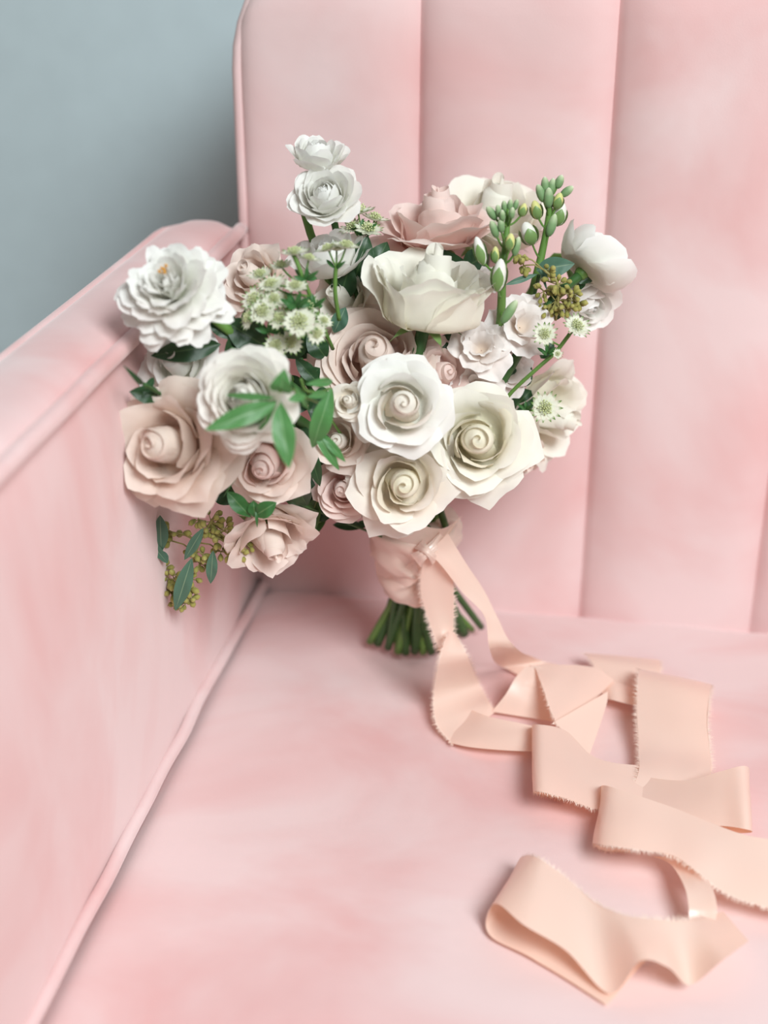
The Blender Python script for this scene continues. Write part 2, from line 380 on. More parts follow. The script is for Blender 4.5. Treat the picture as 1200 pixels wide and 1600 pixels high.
# ------------------------------------------------------------------ flowers
def petal_verts(L, W, tilt, vb=0.2, curl=40, vc=0.7, flat=1.2, rnd=0.25, tip=0.06, roll=0.1, cup=0.0, ruf=0.0, frq=5,
                crinkle=0.02, seed=0, nu=10, nv=12, spiral=0.0, maxphi=2.2, base=86, wb=0.4, z0=0.0, ecc=0.0):
    """one petal; +x is outwards, +z the bloom's axis"""
    N = 40; pr = [(0.02*L, 0.0)]; al = []
    for i in range(N):
        v = (i+0.5)/N
        a = lerp(base, tilt, sst(vb-0.10, vb+0.12, v))+curl*sst(vc, 1.02, v)
        a = math.radians(a); r, z = pr[-1]; pr.append((r+math.sin(a)*L/N, z+math.cos(a)*L/N))
    verts = []; t = []
    for j in range(nv+1):
        v = j/nv
        for i in range(nu+1):
            u = -1+2*i/nu
            ve = v*(1-rnd*abs(u)**2.6+tip*max(0, 1-abs(u)*1.6)**1.5*v)
            ve = min(ve, 1.0) if tip <= 0 else ve
            k = min(max(ve, 0), 1)*N; k0 = min(int(k), N-1); f = k-k0
            r = lerp(pr[k0][0], pr[k0+1][0], f); z = lerp(pr[k0][1], pr[k0+1][1], f)
            if ve > 1: r += (pr[N][0]-pr[N-1][0])*N*(ve-1); z += (pr[N][1]-pr[N-1][1])*N*(ve-1)
            ws = lerp(wb, 1, sst(0, 0.62, v))
            s = u*W*ws; rc = max(r*flat, 0.12*W)
            ph = max(-maxphi, min(maxphi, s/rc))
            rr = r*(1+spiral*u)
            x = rr-rc+rc*math.cos(ph)+ecc*v; y = rc*math.sin(ph)*(1+spiral*0.3*u)
            if abs(s/rc) > maxphi: pass
            zz = z+cup*W*u*u*v-roll*W*abs(u)**3*sst(0.35, 1, v)
            x += roll*0.7*W*abs(u)**3*sst(0.4, 1, v)
            if ruf:
                w_ = math.sin(u*frq+seed*1.7)+0.6*math.sin(u*frq*2.3+seed)
                zz += ruf*W*w_*sst(0.45, 1, v); x += ruf*0.6*W*math.cos(u*frq*1.4+seed)*sst(0.45, 1, v)
            p = Vector((x, y, zz+z0))
            n_ = noise.noise_vector(p*(2.2/max(W, 1e-4))+Vector((seed*3.1, seed, 0)))
            n2 = noise.noise_vector(p*(6/max(W, 1e-4))+Vector((seed, seed*2.3, 5)))
            p += (n_*0.07+n2*crinkle)*W*sst(0.15, 0.9, v)
            verts.append(p); t.append(v)
    n = nu+1; faces = [(j*n+i, j*n+i+1, (j+1)*n+i+1, (j+1)*n+i) for j in range(nv) for i in range(nu)]
    return verts, faces, t
def add_petal(root, mat, th, tip_axis=None, name='petal', **kw):
    v, f, t = petal_verts(**kw)
    R_ = Matrix.Rotation(th, 3, 'Z'); v = [R_@p for p in v]
    return link(name, mesh_of(name, v, f, mat, t), root)
BIND = at_y(655, 862, -0.125)
FEET = [(578, 1003), (590, 1006), (606, 1012), (622, 1019), (634, 1021), (648, 1018), (661, 1020), (674, 1019), (686, 1016), (697, 1012),
        (712, 990), (725, 990), (738, 984), (752, 980), (615, 1000), (640, 1004), (665, 1003), (690, 996)]
nstem = [0]
TOPC = at_y(650, 806, -0.125)
def stem_path(start, direction, full=True):
    i = nstem[0]; nstem[0] += 1
    a = i*2.399; r = 0.017*math.sqrt(((i*7) % 18+0.5)/18)
    b = BIND+Vector((math.cos(a)*r, math.sin(a)*r*0.8, 0))
    fx, fy = FEET[i % len(FEET)]; foot = at_z(fx, fy, 0.009)
    mid = start+direction*(-0.045)
    mid2 = TOPC+Vector((math.cos(a)*r, math.sin(a)*r*0.8, 0))*1.55
    top = b+(b-mid2).normalized()*-0.035
    # bound point to foot continues nearly straight
    return catmull([start, mid, mid2, b, lerp(b, foot, 0.5), foot], 6)
def add_stem(root, inv, start, direction, r=0.0023, mat=STEM, sep=None):
    m = MB(); k = nstem[0]; r = r*(1.0+0.5*((k*5) % 4)/4); m.tube(stem_path(start, direction), r, 8); m.build('stem', STEM if k % 3 == 0 else STEMD, root, inv)
def fdir(a, b, c): return (cr*a+cu*b-cf*c).normalized()
def flower_root(name, px, py, Y, d, lift, roll=0):
    ctr = at_y(px, py, Y); ax = fdir(*d)
    return empty(name, ctr-ax*lift, frame_z(ax, roll))+(ax,)
def sepals(root, R, mat=SEPAL, n=5):
    for k in range(n):
        v, f, t = petal_verts(L=R*0.7, W=R*0.16, tilt=95, vb=0.1, curl=30, vc=0.5, flat=3, rnd=0.0, tip=0.3, nu=4, nv=6, z0=-0.02*R, crinkle=0, seed=k)
        Rm = Matrix.Rotation(k*2*PI/n+0.3, 3, 'Z')
        # taper to a point
        v2 = []
        for j in range(7):
            for i in range(5):
                p = v[j*5+i].copy(); p.y *= (1-(j/6)**2)*1.0+0.02; v2.append(Rm@p)
        link('sepal', mesh_of('sepal', v2, f, mat, t), root)
def calyx(root, r, mat=STEM):
    m = MB(); m.ell(Vector((0, 0, -0.1*r)), Vector((0, 0, 1)), r, r*1.1, 10, 6); m.build('calyx', mat, root)
def rose(px, py, Y, wpx, d, mat, label, group=None, n=22, openness=1.0, roll=0.0, seed=1, outer=86, ruf=0.02, tip=0.10, inner_mat=None,
         name='rose', lift=0.42, height=1.0, curl=55, extra=None, sep=True, stemr=0.0023, innr=0.30, rnd=0.22, stretch=1.0):
    P = at_y(px, py, Y); R = wpx*depth(P)/F_PX/2
    root, inv, ax = flower_root(name, px, py, Y, d, R*lift, roll)
    tag(root, label, 'flower', group or 'roses in the bouquet')
    rd = random.Random(seed); nin = int(n*innr)
    for i in range(n):
        t = i/(n-1)
        th = i*2.39996+rd.uniform(-0.55, 0.55)
        mt = inner_mat if (inner_mat and i < nin) else mat
        if i < nin:      # furled heart
            q = i/max(1, nin-1)
            add_petal(root, mt, th, L=stretch*R*(0.96+0.12*q)*height, W=R*lerp(0.40, 0.56, q)*rd.uniform(.85, 1.15), tilt=lerp(-24, -5, q)+rd.uniform(-3, 5), vb=lerp(0.25, 0.38, q)+rd.uniform(-.03, .03)+0.03, curl=lerp(-14, 45, q)+rd.uniform(-12, 22)*q, vc=lerp(0.72, 0.76, q),
                      flat=lerp(1.0, 1.25, q), rnd=0.16, tip=0.04, roll=0.02, ruf=ruf*0.8, seed=seed*10+i, spiral=0.30, nu=12, nv=12, maxphi=1.7, crinkle=0.035, ecc=rd.uniform(0.0, 0.09)*R)
        else:
            q = (i-nin)/(n-1-nin)
            tl = lerp(6, outer, q**1.15)*openness
            add_petal(root, mt, th, L=stretch*R*lerp(1.10, 1.15, q)*lerp(height, 1, q), W=R*lerp(0.56, 0.84, q), tilt=tl+rd.uniform(-9, 9), vb=lerp(0.42, 0.38, q)+rd.uniform(-.04, .04)*(1 if openness > 0.5 else 1.2),
                      curl=lerp(curl*0.75, curl, q)*(1-0.45*q*openness)+rd.uniform(-16, 20), vc=lerp(0.66, 0.5, q), flat=lerp(1.1, 1.6, q), rnd=rnd, tip=tip*lerp(0.4, 1.3, q)*rd.uniform(0.4, 1.2),
                      roll=lerp(0.05, 0.16, q), cup=0.10*q, ruf=ruf, seed=seed*10+i, spiral=0.08, nu=12, nv=12, crinkle=0.025)
    m = MB(); hr = R*0.33; turns = 1.75; N = 80; top = []; oc = Vector((0.03*R, 0.02*R, 0))
    for v in range(9):
        h = v/8; row = []
        for i in range(N):
            k = i/(N-1); a = k*turns*2*PI+seed; rr = hr*k**0.8
            rt = rr*(lerp(1.05, 0.86, h**2))*(1+0.15*math.sin(a*1.6+seed)*k)
            zt = stretch*R*height*(1.0-0.16*k*k+0.035*math.sin(a*1.7+seed))
            row.append(oc+Vector((rt*math.cos(a), rt*math.sin(a), lerp(R*0.25, zt, h))))
        rows = top; top.append(row)
    m.grid(top, tv=lambda i, j: 0.55+0.45*j)
    dome = []
    for v in range(9):
        k = 1-v/8*0.999; dome.append([oc+Vector((hr*0.93*k*math.cos(2*PI*i/20), hr*0.93*k*math.sin(2*PI*i/20), stretch*R*height*(0.89-0.17*k*k-0.03*((i/20+k*turns) % 1)-(0.3 if v == 0 else 0)))) for i in range(20)])
    m.grid(dome, closed=True, tv=lambda i, j: 0.9); m.build('heart', inner_mat or mat, root)
    if extra: extra(root, R, rd)
    if sep: sepals(root, R)
    calyx(root, R*0.13)
    add_stem(root, inv, root.location, ax, stemr)
    return root, R
def ranunculus(px, py, Y, wpx, d, label, group=None, n=46, seed=1, closed=0.0, roll=0.0, mat=None, outer=84, lift=0.35, name='ranunculus', height=1.0, stem_wp=None, eye=0.0, ruf=0.03, size=1.0, stretch=1.0, cl=0.0):
    mat = mat or P_RAN
    P = at_y(px, py, Y); R = size*wpx*depth(P)/F_PX/2
    root, inv, ax = flower_root(name, px, py, Y, d, R*lift, roll)
    tag(root, label, 'flower', group or 'white ranunculus in the bouquet'); rd = random.Random(seed)
    for i in range(n):
        q = i/(n-1); th = i*2.39996+rd.uniform(-0.3, 0.3)
        tl = lerp(-24, outer, max(0, (q-0.10)/0.90)**1.15)
        add_petal(root, mat, th, L=stretch*R*lerp(0.80, 1.04, q**0.8)*lerp(height, 1, q), W=R*lerp(0.20, 0.50, q**0.7), tilt=tl, vb=lerp(0.16, 0.40, q**0.7)+eye,
                  curl=lerp(-28, 14+cl, q)+rd.uniform(-10, 12), vc=0.55, flat=lerp(1.1, 1.7, q), rnd=0.34, tip=-0.02, roll=-0.03, cup=0.06, ruf=ruf*rd.uniform(0.5, 1.5), frq=4+rd.random()*2,
                  seed=seed*7+i, nu=8, nv=8, crinkle=0.03, wb=0.3)
    calyx(root, R*0.13); 
    if stem_wp:
        m = MB(); m.tube(catmull([root.location-ax*0.002]+stem_wp+[BIND+Vector((0.004, 0, 0.02)), BIND, at_z(640, 1016, 0.006)], 6), 0.0026, 10); m.build('stem', STEM, root, inv)
    else: add_stem(root, inv, root.location, ax, 0.0024)
    return root, R

# --- roses
def outer_side(th0, spread, k, tilt, Ls, W=0.7, curl=20):
    def f(root, R, rd):
        pass
    return f
PEX = lambda mat, lst: (lambda root, R, rd: [add_petal(root, mat, math.radians(a), L=R*L, W=R*W, tilt=tl, vb=0.3, curl=cl, vc=0.6, flat=1.6, rnd=0.2, tip=tp, roll=0.15, cup=0.08, ruf=0.02, seed=a+7, nu=14, nv=14) for a, L, W, tl, cl, tp in lst])
rose(256, 698, -0.285, 190, (-0.42, -0.05, 1), P_DUSTY, 'large dusty blush rose resting against the sofa arm, far left of the bouquet', n=24, seed=3, outer=88, tip=0.20, ruf=0.035, roll=1.0, curl=62, height=0.95,
     extra=PEX(P_DUSTY, []))
rose(412, 728, -0.250, 128, (-0.12, -0.32, 1), P_BLUSH, 'blush rose tucked under the swirled white ranunculus and thin green leaves', n=22, seed=5, inner_mat=P_PEACH, outer=80, ruf=0.03)
rose(424, 848, -0.235, 122, (0.30, -0.75, 0.62), P_BLUSH, 'lowest pale blush rose hanging downwards beside the olive seed sprig', n=18, seed=8, openness=0.45, outer=70, ruf=0.05, tip=0.15, stretch=1.3, lift=0.7, curl=70)
rose(585, 556, -0.175, 190, (-0.10, 0.28, 1), P_MAUVE, 'wide open sand-coloured rose with a mauve-tan heart at the bouquet centre', n=26, seed=11, outer=86, ruf=0.02, tip=0.08, curl=48, height=0.9)
rose(688, 584, -0.165, 112, (0.45, 0.05, 0.9), P_PEACH, 'crumpled pink-blush rose half hidden right of the sand-coloured rose', n=16, seed=14, openness=0.7, outer=80, ruf=0.06, tip=0.15)
rose(628, 633, -0.225, 142, (0.02, 0.02, 1), P_WHITE, 'clean white rose with furled heart, front centre of the bouquet', n=20, seed=21, inner_mat=P_IVORY, outer=84, tip=0.12, curl=66, rnd=0.18)
rose(630, 757, -0.215, 150, (-0.02, -0.12, 1), P_IVORY, 'ivory rose with cream heart directly above the ribbon wrap', n=18, seed=25, inner_mat=P_CREAM, outer=84, tip=0.22, ruf=0.03, curl=58)
rose(745, 688, -0.195, 162, (-0.05, -0.05, 1), P_CREAMW, 'yellow-cream rose with swirled heart, lower right front of the bouquet', n=24, seed=31, inner_mat=P_CREAM, outer=84, tip=0.16, curl=50, innr=0.4,
     extra=PEX(P_IVORY, [(200, 1.5, 0.62, 84, 10, 0.25)]))
rose(545, 627, -0.222, 62, (-0.2, 0.1, 1), P_IVORY, 'tiny ivory spray rose between the sand-coloured and clean white roses', n=14, seed=41, outer=72, tip=0.05)
rose(528, 690, -0.212, 88, (-0.12, 0.0, 1), P_BLUSH, 'small pale blush spray rose crossed by a curling green leaf', n=16, seed=43, outer=78, tip=0.10, inner_mat=P_IVORY)
rose(536, 765, -0.205, 92, (-0.15, -0.1, 1), P_PEACH, 'small pink spray rose left of the ivory rose, above the shaded cushion', n=18, seed=47, outer=80, tip=0.04, ruf=0.01)
rose(672, 440, -0.165, 182, (0.12, 0.86, 0.42), P_CREAMW, 'big cream-white cupped rose seen from its side, top centre', n=20, seed=53, openness=0.13, outer=95, tip=0.03, ruf=0.05, stretch=1.4, lift=0.75, curl=44, rnd=0.15, stemr=0.003)
rose(683, 352, -0.100, 186, (-0.05, 0.86, 0.42), P_PEACH, 'pink-blush rose seen from the side above the cupped cream-white rose', n=18, seed=57, openness=0.7, outer=92, tip=0.08, ruf=0.03, lift=0.35, curl=46)
rose(772, 322, -0.055, 168, (0.1, 0.75, 0.6), P_CREAMW, 'soft-focus cream rose at the back top, nearest the sofa back', n=16, seed=61, openness=0.4, outer=75, tip=0.03, stretch=1.3, lift=0.7)
rose(392, 432, -0.150, 112, (-0.45, 0.35, 0.8), P_BLUSH, 'soft-focus blush rose behind the shaggy white flower and astrantia', n=16, seed=63, outer=80, tip=0.2, ruf=0.05)
rose(860, 648, -0.100, 130, (0.75, -0.35, 0.5), P_CREAMW, 'soft-focus cream rose drooping on the right edge beside the sofa back', n=16, seed=67, openness=0.45, outer=70, tip=0.05, ruf=0.05, stretch=1.4, lift=0.6)
rose(815, 718, -0.115, 80, (0.35, -0.7, 0.5), P_BLUSH, 'small soft-focus blush rose below the drooping cream rose at right', n=12, seed=71, openness=0.6, outer=70, tip=0.1, ruf=0.05)
rose(532, 468, -0.140, 118, (-0.5, 0.4, 0.8), P_CREAMW, 'shaded cream rose deep behind the astrantia stems', n=12, seed=73, openness=0.7, outer=78, tip=0.12, ruf=0.05)
rose(275, 566, -0.238, 128, (-0.3, 0.25, 1), P_WHITE, 'soft white rose hidden below the shaggy white flower, over a dark leaf', n=12, seed=77, outer=84, tip=0.1)

# --- ranunculus and lisianthus
ranunculus(382, 622, -0.300, 164, (-0.22, -0.02, 1), 'white ranunculus with tightly swirled cream-green centre, left front of the bouquet', n=60, seed=2, outer=80, size=1.05)
ranunculus(508, 302, -0.150, 108, (-0.12, 0.38, 0.9), 'round white ranunculus with open hollow centre at the bouquet top', n=40, seed=4, mat=P_WHITE, outer=66, eye=0.06, height=1.05, size=1.15)
ranunculus(496, 230, -0.130, 90, (0.10, 0.80, 0.55), 'topmost small white ranunculus seen from the side', n=30, seed=6, mat=P_WHITE, outer=46, lift=0.62, size=1.15, stretch=1.2)
ranunculus(512, 388, -0.140, 100, (-0.2, 0.75, 0.5), 'white ranunculus behind the thin astrantia stems, below the round white one', n=28, seed=9, mat=P_WHITE, outer=50, lift=0.6, size=1.35, stretch=1.2)
ranunculus(938, 394, -0.100, 140, (0.55, 0.62, -0.10), 'large smooth white ranunculus at the far right tip of the bouquet', n=26, seed=12, mat=P_WHITE, outer=34, lift=0.5, ruf=0.01, size=1.25, stretch=1.1, cl=-45, eye=0.04)
ranunculus(926, 482, -0.100, 96, (0.40, -0.50, 0.6), 'half-open white ranunculus below the large smooth one at far right', n=22, seed=15, mat=P_WHITE, outer=26, lift=0.55, ruf=0.02, size=1.25, stretch=1.15, eye=0.06)

# --- shaggy white double flower
def shaggy(px, py, Y, wpx, d, label):
    P = at_y(px, py, Y); R = wpx*depth(P)/F_PX/2
    root, inv, ax = flower_root('double_ranunculus', px, py, Y, d, R*0.30, 0.4)
    tag(root, label, 'flower'); rd = random.Random(5); n = 66
    for i in range(n):
        q = i/(n-1); th = i*2.39996+rd.uniform(-0.3, 0.3)
        add_petal(root, P_WHITE, th, L=R*lerp(0.70, 1.12, q**0.6)*rd.uniform(0.9, 1.1), W=R*rd.uniform(0.20, 0.36)*lerp(0.9, 1.1, q), tilt=lerp(-4, 122, q**0.9)+rd.uniform(-12, 12), vb=lerp(0.06, 0.2, q),
                  curl=rd.uniform(-20, 35), vc=0.5, flat=2.2, rnd=0.30, tip=-0.03, roll=0.0, cup=rd.uniform(-0.05, 0.25), ruf=0.08*rd.uniform(0.4, 1.6), frq=rd.uniform(3, 7), seed=i*1.3, nu=8, nv=9, crinkle=0.08, wb=0.35)
    m = MB()
    for k in range(5):
        a = k*2.4; r = 0.0006*math.sqrt(k)*1.3; b = Vector((r*math.cos(a)+R*0.04, r*math.sin(a)+R*0.1, R*0.62)); e = b*1.0+Vector((r*0.8*math.cos(a), r*0.8*math.sin(a), R*0.12))
        m.tube([b, e], 0.0003, 5); m.ell(e, Vector((0, 0, 1)), 0.0009, 0.0013, 6, 4)
    o = m.build('stamens', ORANGE, root); o['label'] = 'small orange stamens'
    calyx(root, R*0.14)
    m = MB(); p1 = at_y(330, 493, Y+0.035); p2 = at_y(380, 535, Y+0.045)
    m.tube(catmull([root.location-ax*0.001, lerp(Vector(root.location), p1, 0.6)+Vector((0, 0.012, 0)), p1, p2, at_y(500, 640, -0.17), BIND+Vector((-0.01, 0, 0.02)), BIND+Vector((-0.01, 0, 0)), at_z(622, 1018, 0.006)], 6), 0.0031, 10)
    m.build('stem', STEM, root, inv)
shaggy(266, 448, -0.265, 170, (-0.18, 0.36, 0.9), 'shaggy white many-petalled flower with orange stamens, upper left of the bouquet')

# --- ruffled stock blossoms and their bud spikes
def stock_blossom(root, inv, P, ax, R, seed, mat=P_STOCK, n=9):
    rot = frame_z(ax, seed); m4 = inv@(Matrix.Translation(P)@rot.to_4x4()); rd = random.Random(seed)
    b = bpy.data.objects.new('blossom', None); C.objects.link(b); b.parent = root; b.matrix_local = m4; b.empty_display_size = 0.01
    for i in range(n):
        q = i/(n-1)
        add_petal(b, mat, i*2.4+rd.uniform(-.3, .3), L=R*lerp(0.7, 1.1, q), W=R*lerp(0.4, 0.62, q), tilt=lerp(15, 80, q), vb=0.12, curl=rd.uniform(0, 40), vc=0.5, flat=1.8, rnd=0.22, tip=-0.04,
                  roll=0.0, cup=0.12, ruf=0.11, frq=rd.uniform(4, 8), seed=seed*5+i, nu=12, nv=8, crinkle=0.06, wb=0.25)
def bud(root, inv, P, ax, r, l, mat):
    m = MB(); m.ell(P, ax, r, l, 8, 7, pinch=0.25)
    # three raised sepal ribs
    return m.build('bud', mat, root, inv)
def stock(name, label, spine, buds, blossoms, leaves=(), group=None):
    pts = [at_y(*p) for p in spine]; root, inv = empty(name, pts[-1]); tag(root, label, 'flower', group or 'budded stock spikes in the bouquet')
    path = catmull(pts, 6); m = MB(); m.tube(path+[lerp(path[-1], BIND, k/8) for k in range(1, 9)]+[at_z(650, 1015, 0.006)], lambda t: lerp(0.0016, 0.0027, min(1, t*2)), 10); m.build('stem', STEM, root, inv)
    for (bx, by, Y, ax_, r, l, mt) in buds:
        P = at_y(bx, by, Y); A = fdir(*ax_); near = min(path, key=lambda p: (p-(P-A*l*2.2)).length)
        bud(root, inv, P, A, r, l, mt)
        m = MB(); m.tube(catmull([near, lerp(near, P-A*l, 0.5)+A*0.0-Vector((0, 0, 0.001)), P-A*l*0.8], 4), 0.0007, 6); m.build('bud_stalk', STEM, root, inv)
        if mt is not BUDG:
            for k in range(3):
                m = MB(); Mx = frame_z(A, k*2.09+0.5); rows = []
                for j in range(7):
                    s = j/6; z = -l+l*1.5*s; rr = r*math.sqrt(max(0.03, 1-(z/l)**2))*1.08+0.0002; w_ = 0.75*math.sin(PI*(0.12+0.86*s))
                    rows.append([P+Mx@Vector((rr*math.cos(w_*u), rr*math.sin(w_*u), z)) for u in (-1, -.5, 0, .5, 1)])
                m.grid(rows); m.build('bud_sepal', SEPAL, root, inv)
    for (bx, by, Y, ax_, rpx, sd) in blossoms:
        P = at_y(bx, by, Y); stock_blossom(root, inv, P, fdir(*ax_), 1.15*rpx*depth(P)/F_PX, sd)
    return root, inv
u1 = (0.1, 1, 0.25)
stock('stock_stem', 'green budded stock spike with ruffled blush-white blossoms, before the soft cream rose',
      [(795, 325, -0.150), (790, 380, -0.155), (785, 430, -0.160), (782, 500, -0.150), (770, 580, -0.14)],
      [(768, 333, -0.155, (-0.6, 0.8, .2), .0030, .0050, BUDG), (779, 330, -0.156, (-0.2, 1, .2), .0022, .0040, BUDG), (788, 323, -0.150, (-0.1, 1, .3), .0022, .0038, BUDG),
       (797, 321, -0.150, (0.1, 1, .3), .0022, .0038, BUDG), (806, 320, -0.147, (0.3, 1, .2), .0020, .0034, BUDG), (817, 328, -0.150, (0.3, 1, .3), .0027, .0042, BUDY),
       (785, 337, -0.160, (-0.1, 1, .5), .0022, .0036, BUDG), (800, 333, -0.158, (0.1, 1, .5), .0022, .0036, BUDG),
       (772, 358, -0.160, (-0.4, 1, .3), .0030, .0056, BUDG), (783, 352, -0.160, (-0.1, 1, .3), .0026, .0046, BUDG), (797, 378, -0.165, (0.1, 1, .3), .0033, .0052, BUDY), (807, 385, -0.162, (0.25, 1, .3), .0028, .0060, BUDG),
       (750, 392, -0.168, (-0.3, 1, .25), .0038, .0088, BUDW), (780, 430, -0.170, (0.1, 1, .25), .0048, .0100, BUDW), (774, 398, -0.163, (0, 1, .2), .0028, .0050, BUDY), (796, 487, -0.172, (0.5, 0.75, .2), .0036, .0085, BUDG)],
      [(812, 512, -0.140, (0.25, 0.2, 1), 50, 3), (752, 548, -0.155, (-0.1, 0.2, 1), 45, 5), (745, 600, -0.150, (0.0, -0.1, 1), 40, 8), (795, 585, -0.13, (0.3, 0, 1), 36, 9), (765, 440, -0.135, (-0.2, 0.6, .6), 26, 12)])
stock('stock_stem', 'taller soft-focus green stock spike right of the front one, nearer the sofa back',
      [(862, 288, -0.095), (857, 340, -0.098), (848, 390, -0.10), (836, 440, -0.105), (815, 520, -0.115)],
      [(845, 302, -0.098, (-0.4, 1, .2), .0034, .0060, BUDG), (852, 290, -0.095, (-0.1, 1, .2), .0032, .0056, BUDG), (862, 292, -0.095, (0.2, 1, .2), .0032, .0056, BUDG), (874, 284, -0.094, (0.4, 1, .2), .0032, .0046, BUDG), (886, 299, -0.095, (0.8, 0.6, .2), .0032, .0050, BUDG),
       (872, 314, -0.098, (0.3, 1, .3), .0036, .0054, BUDY), (857, 309, -0.10, (0, 1, .3), .0036, .0064, BUDG), (838, 328, -0.10, (-0.3, 1, .3), .0040, .0062, BUDY), (862, 352, -0.10, (0.3, 1, .3), .0036, .0075, BUDG),
       (826, 365, -0.105, (-0.4, 1, .3), .0058, .0078, BUDW), (874, 335, -0.093, (0.3, 1, .3), .0050, .0078, BUDW)], [])

# --- leaves
def leaf(root, inv, a, b, wpx, mat, bend=0.10, fold=0.25, side=0, shape=0.9, name='leaf', nv=14, twist=0, nu=6):
    A, B = at_y(*a), at_y(*b); d = B-A; L = d.length; d.normalize()
    view = (CAM-lerp(A, B, .5)).normalized(); view = (Matrix.Rotation(side, 3, d)@view)
    s = d.cross(view).normalized(); n = s.cross(d).normalized()
    W = wpx*depth(A)/F_PX/2; m = MB(); rows = []
    for j in range(nv+1):
        v = j/nv; w_ = W*(math.sin(PI*min(1, v**shape))**0.85 if 0 < v < 1 else 0.02)
        tw = twist*v; s2 = s*math.cos(tw)+n*math.sin(tw); n2 = n*math.cos(tw)-s*math.sin(tw)
        c = A+d*(L*v)+n*(bend*L*math.sin(PI*v))
        rows.append([c+s2*(w_*(-1+2*i/nu))+n2*(w_*fold*abs(-1+2*i/nu))+n2*(0.08*w_*math.sin(v*14+i)) for i in range(nu+1)])
    m.grid(rows, tv=lambda i, j: abs(2*i-1)); return m.build(name, mat, root, inv)
def sprig(name, label, spine, leaves, mat, r=0.0011, stemmat=STEMD, group=None, to_bind=True, cat='foliage'):
    pts = [at_y(*p) for p in spine]; root, inv = empty(name, pts[0]); tag(root, label, cat, group or ('bright vine sprigs in the bouquet' if name == 'vine_sprig' else 'leafy sprigs in the bouquet'))
    path = catmull(pts, 6)
    if to_bind: path += [lerp(path[-1], BIND, k/5) for k in range(1, 6)]
    m = MB(); m.tube(path, r, 7); m.build('stem', stemmat, root, inv)
    for l in leaves:
        kw = dict(l[4]) if len(l) > 4 else {}; mt = kw.pop('mat', mat); leaf(root, inv, l[0], l[1], l[2], mt, bend=l[3], **kw)
    return root, inv
sprig('vine_sprig', 'thin bright green vine with narrow leaves hanging in front of the swirled ranunculus',
      [(437, 612, -0.318), (452, 606, -0.30), (475, 620, -0.28), (500, 632, -0.255), (520, 660, -0.22)],
      [((432, 630, -.315), (320, 672, -.335), 32, .06), ((432, 625, -.31), (376, 684, -.30), 30, .05), ((436, 632, -.32), (452, 732, -.335), 36, .08), ((438, 612, -.315), (445, 576, -.32), 36, .2, dict(shape=.7)),
       ((430, 622, -.315), (352, 617, -.31), 11, .05), ((450, 625, -.31), (478, 618, -.30), 14, .1), ((437, 625, -.315), (452, 665, -.30), 10, .12), ((460, 600, -.30), (482, 640, -.28), 9, .1)], LF_BRIGHT, 0.0009, STEM)
sprig('vine_sprig', 'curling green vine leaves falling over the small blush spray rose',
      [(470, 592, -0.285), (478, 610, -.28), (500, 612, -.265), (518, 610, -.25), (520, 650, -.2)],
      [((518, 606, -.262), (488, 700, -.262), 34, .18, dict(twist=.5)), ((490, 668, -.262), (530, 735, -.262), 18, .1), ((500, 675, -.262), (540, 722, -.262), 14, .1), ((478, 600, -.28), (520, 596, -.26), 14, .15), ((480, 620, -.28), (512, 614, -.265), 12, .1)], LF_BRIGHT, 0.0008, STEM)
sprig('leafy_sprig', 'dark glossy leaves fanning below the shaggy white flower',
      [(360, 545, -.235), (400, 560, -.22), (470, 610, -.2)],
      [((345, 538, -.235), (236, 556, -.25), 38, .06), ((370, 530, -.225), (325, 478, -.22), 42, .1), ((400, 530, -.22), (350, 560, -.23), 52, .1), ((420, 545, -.22), (350, 500, -.225), 52, .1), ((385, 520, -.215), (405, 470, -.21), 34, .1)], LF_DARK, 0.0016)
sprig('leafy_sprig', 'dark leaves peeking out behind the dusty rose at the sofa arm',
      [(225, 600, -.285), (260, 620, -.26), (320, 640, -.22)],
      [((252, 620, -.265), (202, 612, -.275), 30, .12), ((222, 600, -.283), (192, 570, -.30), 9, .2), ((240, 590, -.26), (222, 622, -.275), 12, .1)], LF_DARK, 0.0012)
sprig('leafy_sprig', 'dark curled leaves between astrantia and the sand-coloured rose',
      [(470, 560, -.195), (480, 600, -.19), (520, 650, -.17)],
      [((462, 560, -.205), (500, 602, -.205), 24, .1), ((455, 560, -.21), (466, 516, -.21), 38, .15), ((436, 552, -.215), (440, 490, -.215), 12, .05), ((500, 575, -.19), (470, 600, -.19), 30, .1), ((540, 480, -.17), (522, 520, -.17), 26, .1, dict(mat=LF_EUC)), ((510, 560, -.18), (480, 520, -.18), 34, .1)], LF_DARK, 0.0014)
sprig('leafy_sprig', 'broad dark leaf standing behind the cupped cream-white rose',
      [(555, 440, -.135), (560, 470, -.14), (580, 520, -.14)],
      [((552, 445, -.135), (575, 368, -.13), 44, .1), ((575, 440, -.14), (605, 378, -.125), 40, .1), ((530, 470, -.14), (548, 410, -.14), 40, .1), ((640, 420, -.12), (740, 420, -.12), 60, .05), ((720, 420, -.13), (760, 400, -.11), 40, .05)], LF_DARK, 0.0016)
sprig('leafy_sprig', 'round grey-green eucalyptus leaves above the olive seed cluster at right',
      [(842, 430, -.125), (835, 460, -.12), (815, 520, -.12)],
      [((838, 422, -.125), (898, 412, -.12), 32, .05, dict(shape=.8)), ((790, 445, -.14), (840, 428, -.13), 10, .05), ((843, 415, -.13), (855, 455, -.13), 5, .05), ((900, 420, -.11), (925, 440, -.11), 30, .05, dict(mat=LF_DARK)), ((905, 430, -.11), (903, 455, -.11), 22, .05, dict(mat=LF_DARK))], LF_EUC, 0.0012)
